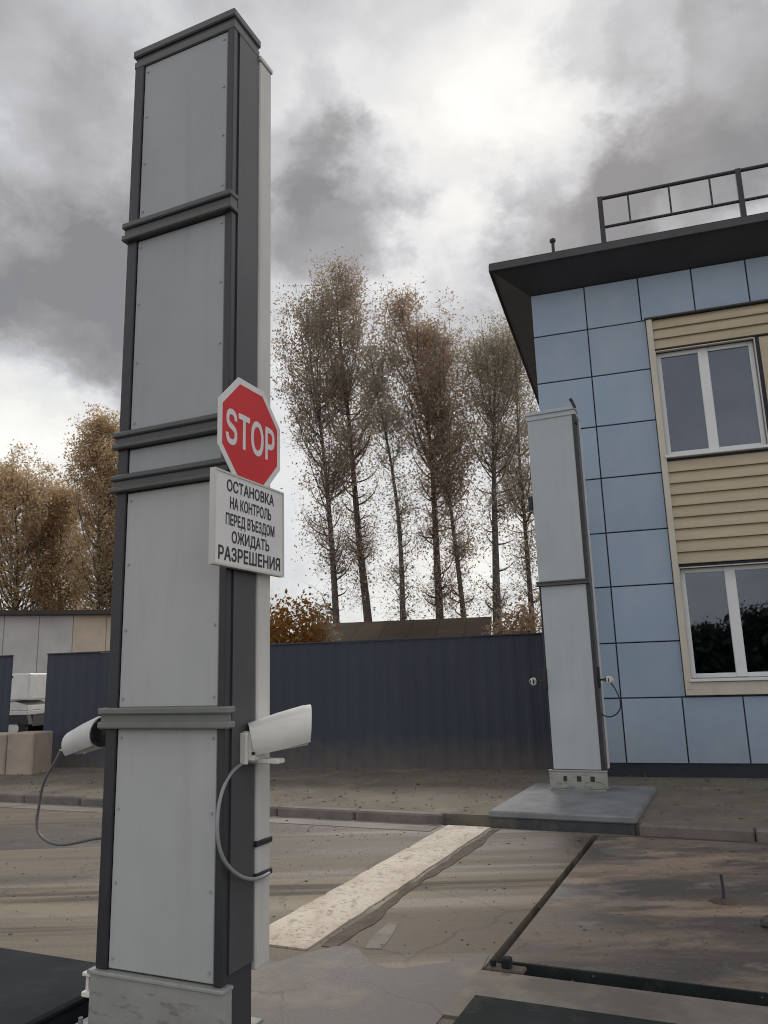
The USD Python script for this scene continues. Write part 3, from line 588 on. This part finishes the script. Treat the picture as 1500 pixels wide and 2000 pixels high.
for sx in (-1, 1):
    for y in (.1, 3.48, 4.28):
        w = obj('wheel', trimesh.creation.cylinder(radius=.375, height=.24, sections=24, transform=trimesh.transformations.translation_matrix((sx * .83, y, .375)) @ trimesh.transformations.rotation_matrix(math.pi / 2, (0, 1, 0))), 'tyre', tr)
        obj('rim', cyl((sx * .90, y, .375), (sx * .96, y, .375), .19, 16), 'camera_grey', w)

# ------------------------------------------------------------------ buildings behind
def shed(name, label, a, b, depth, h, wall_m, roof_m, over=.4, rise=.25, step=2.4, split=None):
    a, b = np.array(a, float), np.array(b, float); d = b - a; L = np.linalg.norm(d); turn = -math.atan2(d[1], d[0])
    x = thing(name, label, 'building', (a[0], a[1], BASE), turn)
    obj('wall', box(0, L, .03, depth, 0, h), wall_m, x)
    u = 0
    while u < L - .01:
        w = min(step, L - u)
        obj('wall_panel', box(u + .015, u + w - .015, -.02, .03, .0, h - .02, .008), split if (split and u < L * .38) else wall_m, x); u += step
    obj('roof', hull([(-over, -over, h), (L + over, -over, h + .0), (L + over, depth + over, h + rise), (-over, depth + over, h + rise), (-over, -over, h + .22), (L + over, -over, h + .22), (L + over, depth + over, h + rise + .22), (-over, depth + over, h + rise + .22)]), roof_m, x)
    return x
A, B_ = at_depth(-60, 1200, 38.), at_depth(330, 1200, 41.)
shed('left_building', 'long pale building with a dark flat roof edge behind the left fence', A[:2], B_[:2], 8, A[2] - BASE - .05, 'shed_wall', 'shed_roof', split='shed_wall_lilac', step=1.6)
A, B_ = at_depth(560, 1225, 24.), at_depth(955, 1207, 23.)
sb = thing('brown_shed', 'low brown roofed shed just showing above the navy fence', 'building', (A[0], A[1], BASE), -math.atan2(B_[1] - A[1], B_[0] - A[0]))
LL = np.linalg.norm((B_ - A)[:2])
obj('wall', box(.1, LL - .1, .3, 5, 0, 2.6), 'shed_wall', sb)
k = 0
while k * .9 < LL:
    u0, u1 = k * .9, min(LL, k * .9 + .89)
    obj('roof_sheet', hull([(u, y, z + dz) for u in (u0, u1) for y, z in ((0, 2.5), (3.2, A[2] - BASE + .25)) for dz in (0, .04)]), 'brown_roof', sb); k += 1

# ------------------------------------------------------------------ trees
def leaves_mesh(centres, dirs, r, size, per, spread):
    """Small leaf quads scattered round the given points."""
    n = len(centres) * per
    c = np.repeat(centres, per, 0) + r.normal(0, spread, (n, 3))
    a = r.normal(0, 1, (n, 3)); a /= np.linalg.norm(a, axis=1)[:, None]
    b = np.cross(a, r.normal(0, 1, (n, 3))); b /= np.linalg.norm(b, axis=1)[:, None]
    sz = size * r.uniform(.5, 1.3, (n, 1))
    v = np.stack([c - a * sz, c - b * sz * .55, c + a * sz, c + b * sz * .55], 1).reshape(-1, 3)
    i = np.arange(n)[:, None] * 4
    return trimesh.Trimesh(v, np.vstack([i + [0, 1, 2], i + [0, 2, 3]]), process=False)

def poplar(name, label, trunk_px, Y, r0, crown, leaf, seed, density=1.0, group=None, low_twigs=1.0, leaf_size=.062):
    """trunk_px: the trunk read off the photograph from foot to tip; crown: (height fraction where the dense crown starts, widest half-width in m)."""
    r = np.random.default_rng(seed)
    pts = np.array([at_depth(x, y, Y) for x, y in trunk_px]); foot = pts[0].copy(); foot[2] = BASE - .05; foot[0] += (pts[0][0] - pts[1][0]) * .1
    pts = np.vstack([foot, pts]); path = curve(pts, 60); path[:, 1] += np.cumsum(r.normal(0, .04, 60)) * np.linspace(0, 1, 60)
    loc = path[0].copy(); path = path - loc; H = path[-1][2]
    x = thing(name, label, 'tree', loc, 0, group)
    rad = r0 * (1 - np.linspace(0, 1, 60) ** .8 * .93)
    segs = [tube(path, r0, 9, r1=None)]
    v = np.array(segs[0].vertices)
    for i in range(60):
        v[i * 9:(i + 1) * 9] = path[i] + (v[i * 9:(i + 1) * 9] - path[i]) * rad[i] / r0
    obj('trunk', trimesh.Trimesh(v, segs[0].faces, process=False), 'bark', x, smooth=True)
    c0, half = crown[0] - .08, crown[1] * 1.3; limbs, tips, twigs = [], [], []
    def width(f):                     # crown half-width at a height fraction: widest in the lower half of the dense part, drawn out to a point
        if f < c0: return half * (.34 + .38 * (f / c0) ** 3)
        q = (f - c0) / (1 - c0); return half * max(.10, .72 + 1.15 * q - 1.85 * q * q)
    nl = int(84 * density)
    for k in range(nl):
        f = r.uniform(.22, .90) if r.random() > .40 else c0 + (.95 - c0) * r.random() ** 1.35
        i = min(58, int(f * 60)); b = path[i]; wd = max(.3, width(f)) * r.uniform(.45, 1.15); az = r.uniform(0, 6.283)
        lift = wd * r.uniform(1.1, 2.6)
        if f < c0: lift = wd * r.uniform(.2, 1.4)
        if b[2] + lift > H * 1.02: lift = max(.2, H * r.uniform(.90, 1.04) - b[2]); wd *= .8
        e = b + [wd * math.cos(az), wd * math.sin(az), lift]
        m = (b + e) / 2 + [wd * .18 * math.cos(az), wd * .18 * math.sin(az), -lift * .12]
        cc = curve([b, m, e], 7); limbs.append(tube(cc, max(.016, rad[i] * .34), 5, cap=False, r1=.007))
        lush = min(1.0, max(0.0, (f - c0 + .18) / .34))
        for q in range(11):
            j = r.integers(2, 7); p = cc[j]; d = r.normal(0, 1, 3); d[2] = abs(d[2]) * .9 + .15 if lush > .5 else d[2] * .9 - .1
            L = r.uniform(.3, 1.0) * (1.0 if lush > .5 else 1.25); d = d / np.linalg.norm(d) * L; ee = p + d
            mm = (p + ee) / 2 + r.normal(0, .06, 3)
            twigs.append(tube(np.array([p, mm, ee]), .008, 3, cap=False, r1=.002))
            for w in range(2):
                q0 = p + (ee - p) * r.uniform(.3, .9); q1 = q0 + r.normal(0, .22, 3) + [0, 0, .08]
                twigs.append(tube(np.array([q0, q1]), .005, 3, cap=False, r1=.002))
            for _ in range(3 if r.random() < lush else (1 if r.random() < .85 * low_twigs else 0)): tips.append(p + d * r.uniform(.2, 1.1) + r.normal(0, .06, 3))
    obj('limbs', limbs, 'bark', x, smooth=True, kind='stuff')
    obj('twigs', twigs, 'twig', x, kind='stuff')
    obj('crown', leaves_mesh(np.array(tips), None, r, leaf_size, 5, .22), leaf, x)
    return x
YP = 32.
P = 'row of tall poplars behind the navy fence'
poplar('poplar_tree', 'leftmost tall poplar of the row with a bushy brown crown beside the stop sign', [(657, 1225), (643, 1000), (628, 850), (612, 740), (600, 585)], YP, .20, (.56, 1.55), 'leaf_brown', 11, 1.5, P)
poplar('poplar_tree', 'tallest poplar of the row with a pointed brown top', [(720, 1225), (700, 1040), (685, 860), (668, 700), (655, 525)], YP + 1.5, .25, (.60, 1.30), 'leaf_brown', 12, 1.45, P)
poplar('poplar_tree', 'thin nearly bare poplar between two fuller poplars in the row', [(787, 1225), (780, 1030), (760, 880), (738, 770), (722, 660)], YP - 1.0, .17, (.72, .8), 'leaf_olive', 13, .8, P)
poplar('poplar_tree', 'stout poplar with a rust brown crown leaning left in the middle of the row', [(860, 1225), (850, 1020), (838, 850), (808, 700), (775, 572)], YP + .5, .24, (.60, 1.45), 'leaf_rust', 14, 1.5, P)
poplar('poplar_tree', 'slim forked poplar right of the rust crowned one', [(908, 1225), (884, 1020), (868, 880), (858, 760), (842, 640)], YP - .5, .16, (.58, 1.15), 'leaf_rust', 15, 1.15, P)
poplar('poplar_tree', 'thick trunked poplar with a sparse olive crown just left of the blue building', [(972, 1225), (967, 1030), (965, 880), (968, 760), (962, 655)], YP, .26, (.66, 1.35), 'leaf_olive', 16, 1.2, P)
poplar('poplar_tree', 'rightmost poplar partly hidden by the eaves of the blue building', [(1040, 1225), (1025, 1030), (1012, 880), (1006, 760), (998, 665)], YP + 2, .18, (.55, 1.2), 'leaf_olive', 17, 1.1, P)
# golden trees beyond the left building
Q = 'golden autumn trees behind the left building'
poplar('autumn_tree', 'golden brown autumn tree at the left edge of the photograph', [(30, 1215), (32, 1100), (28, 1000), (25, 915)], 50., .28, (.30, 2.7), 'leaf_gold', 21, 1.9, Q, leaf_size=.10)
poplar('autumn_tree', 'lower golden autumn tree between the left edge tree and the tall one', [(118, 1215), (115, 1120), (118, 1040), (116, 955)], 52., .24, (.30, 2.0), 'leaf_gold', 22, 1.6, Q, leaf_size=.10)
poplar('autumn_tree', 'tall narrow golden autumn tree beside the near pylon', [(196, 1215), (194, 1050), (198, 920), (200, 808)], 48., .26, (.38, 1.8), 'leaf_gold', 23, 1.9, Q, leaf_size=.095)
poplar('autumn_tree', 'reddish autumn tree partly hidden behind the near pylon', [(262, 1215), (260, 1080), (262, 960), (262, 880)], 50., .24, (.25, 2.0), 'leaf_rust', 24, 2.0, Q, leaf_size=.095)

def bush(name, label, x, y0, Y, w, h, leaf, seed, n=900):
    r = np.random.default_rng(seed); c = at_depth(x, y0, Y); t = thing(name, label, 'bush', (c[0], c[1], BASE), 0)
    st_, tips = [], []; top = c[2] - BASE
    for k in range(26):
        a = r.uniform(0, 6.28); q = w * math.sqrt(r.random()); z = (top + r.uniform(-.2, h)) * (1 - .35 * (q / w) ** 2)
        e = np.array([q * math.cos(a), q * math.sin(a), z]); st_.append(tube(curve([(e[0] * .15, e[1] * .15, 0), e * [.6, .6, .55], e], 6), .03, 4, cap=False, r1=.006))
        for _ in range(n // 26): tips.append(e * [1, 1, 1] * (1 - .6 * r.random() ** 2 * np.array([.5, .5, 1])) + r.normal(0, .16, 3))
    obj('stems', st_, 'twig', t); obj('foliage', leaves_mesh(np.array(tips), None, r, .07, 4, .12), leaf, t)
bush('autumn_bush', 'bright orange bush above the fence just right of the near pylon', 565, 1185, 20., 1.0, .5, 'leaf_orange', 31, 1100)
bush('autumn_bush', 'dark olive bush above the fence below the leftmost poplar', 618, 1215, 21., .8, .3, 'leaf_olive', 32, 700)
bush('autumn_bush', 'rust coloured bush above the fence beside the farther pylon', 1020, 1190, 22., 1.0, .4, 'leaf_rust', 33, 1000)

# ------------------------------------------------------------------ small things on the ground
obj('steel_plate', turned(trimesh.util.concatenate([hull([(-1.33, 2.2, .0), (3.5, 2.2, .0), (-1.33, 3.90, .014), (3.5, 3.90, .014), (-1.30, 2.2, .05), (3.5, 2.2, .05), (-1.30, 3.86, .05), (3.5, 3.86, .05)])]), GATE), 'steel_plate', label='dark steel plate with a sloped edge in the bottom right foreground', cat='plate')
br = thing('rail_bracket', 'small muddy steel bracket at the near corner of the weighbridge deck', 'bracket', G(-1.28, 4.33, 0), GATE)
obj('base', box(-.10, .10, -.045, .045, .0, .022, .006), 'mud', br)
obj('lug', [box(-.02, .03, -.03, .03, .022, .07, .008), cyl((-.07, 0, .02), (-.07, 0, .05), .016, 6)], 'steel_plate', br)
sk = thing('marker_peg', 'short dark steel peg standing in mud on the weighbridge deck', 'peg', G(-.24, 5.96, .01), GATE)
obj('peg', tube([(0, 0, 0), (.004, 0, .08), (.0, .004, .17)], .010, 8), 'rail_dark', sk)
def lump(r, sq, seed):
    m = trimesh.creation.icosphere(3, 1.0); v = np.array(m.vertices); v *= (.75 + .5 * meshkit.fbm(v * 1.7 + seed, 3, seed))[:, None]; return trimesh.Trimesh(v * np.array([r, r * .8, r * sq]), m.faces, process=False)
obj('mud_clod', lump(.09, .25, 2), 'mud', sk, smooth=True)
sn = thing('dark_stone', 'dark stone lying at the right edge of the weighbridge deck', 'stone', G(.03, 5.51, .03), GATE); obj('stone', lump(.06, .7, 5), 'stone', sn, smooth=True)
r = np.random.default_rng(9); gl = []
for k in range(1300):
    p = G(r.uniform(-1.2, 3.5), r.uniform(4.5, 7.8), .011) if k < 600 else G(r.uniform(-7, 1), r.uniform(3.8, 7.9), .001)
    m = trimesh.creation.icosphere(0, r.uniform(.003, .008) if k % 9 else r.uniform(.008, .015)); m.apply_scale([1, 1, .6]); m.apply_translation(p); gl.append(m)
obj('gravel', gl, 'stone', label='loose gravel crumbs scattered over the road and deck', cat='gravel', kind='stuff')

# ------------------------------------------------------------------ the wood across the road, behind the viewer, which the ground floor windows mirror
r = np.random.default_rng(77); rim, core = [], []
for k in range(7000):
    x = r.uniform(-45, 30); hh = 5.6 + 3.0 * (meshkit.fbm(np.array([[x * .22, 3.0, 1.0]]), 4, 4)[0] - .5) * 2
    (rim if k % 2 else core).append([x, -48 + r.normal(0, 1.2), BASE + hh * (r.uniform(.62, 1.0) if k % 2 else .9 * r.random())])
obj('far_wood', [leaves_mesh(np.array(core), None, r, .60, 4, .45), leaves_mesh(np.array(rim), None, r, .17, 9, .40)], 'leaf_dark', label='dark line of trees mirrored in the ground floor windows', cat='trees', kind='stuff')
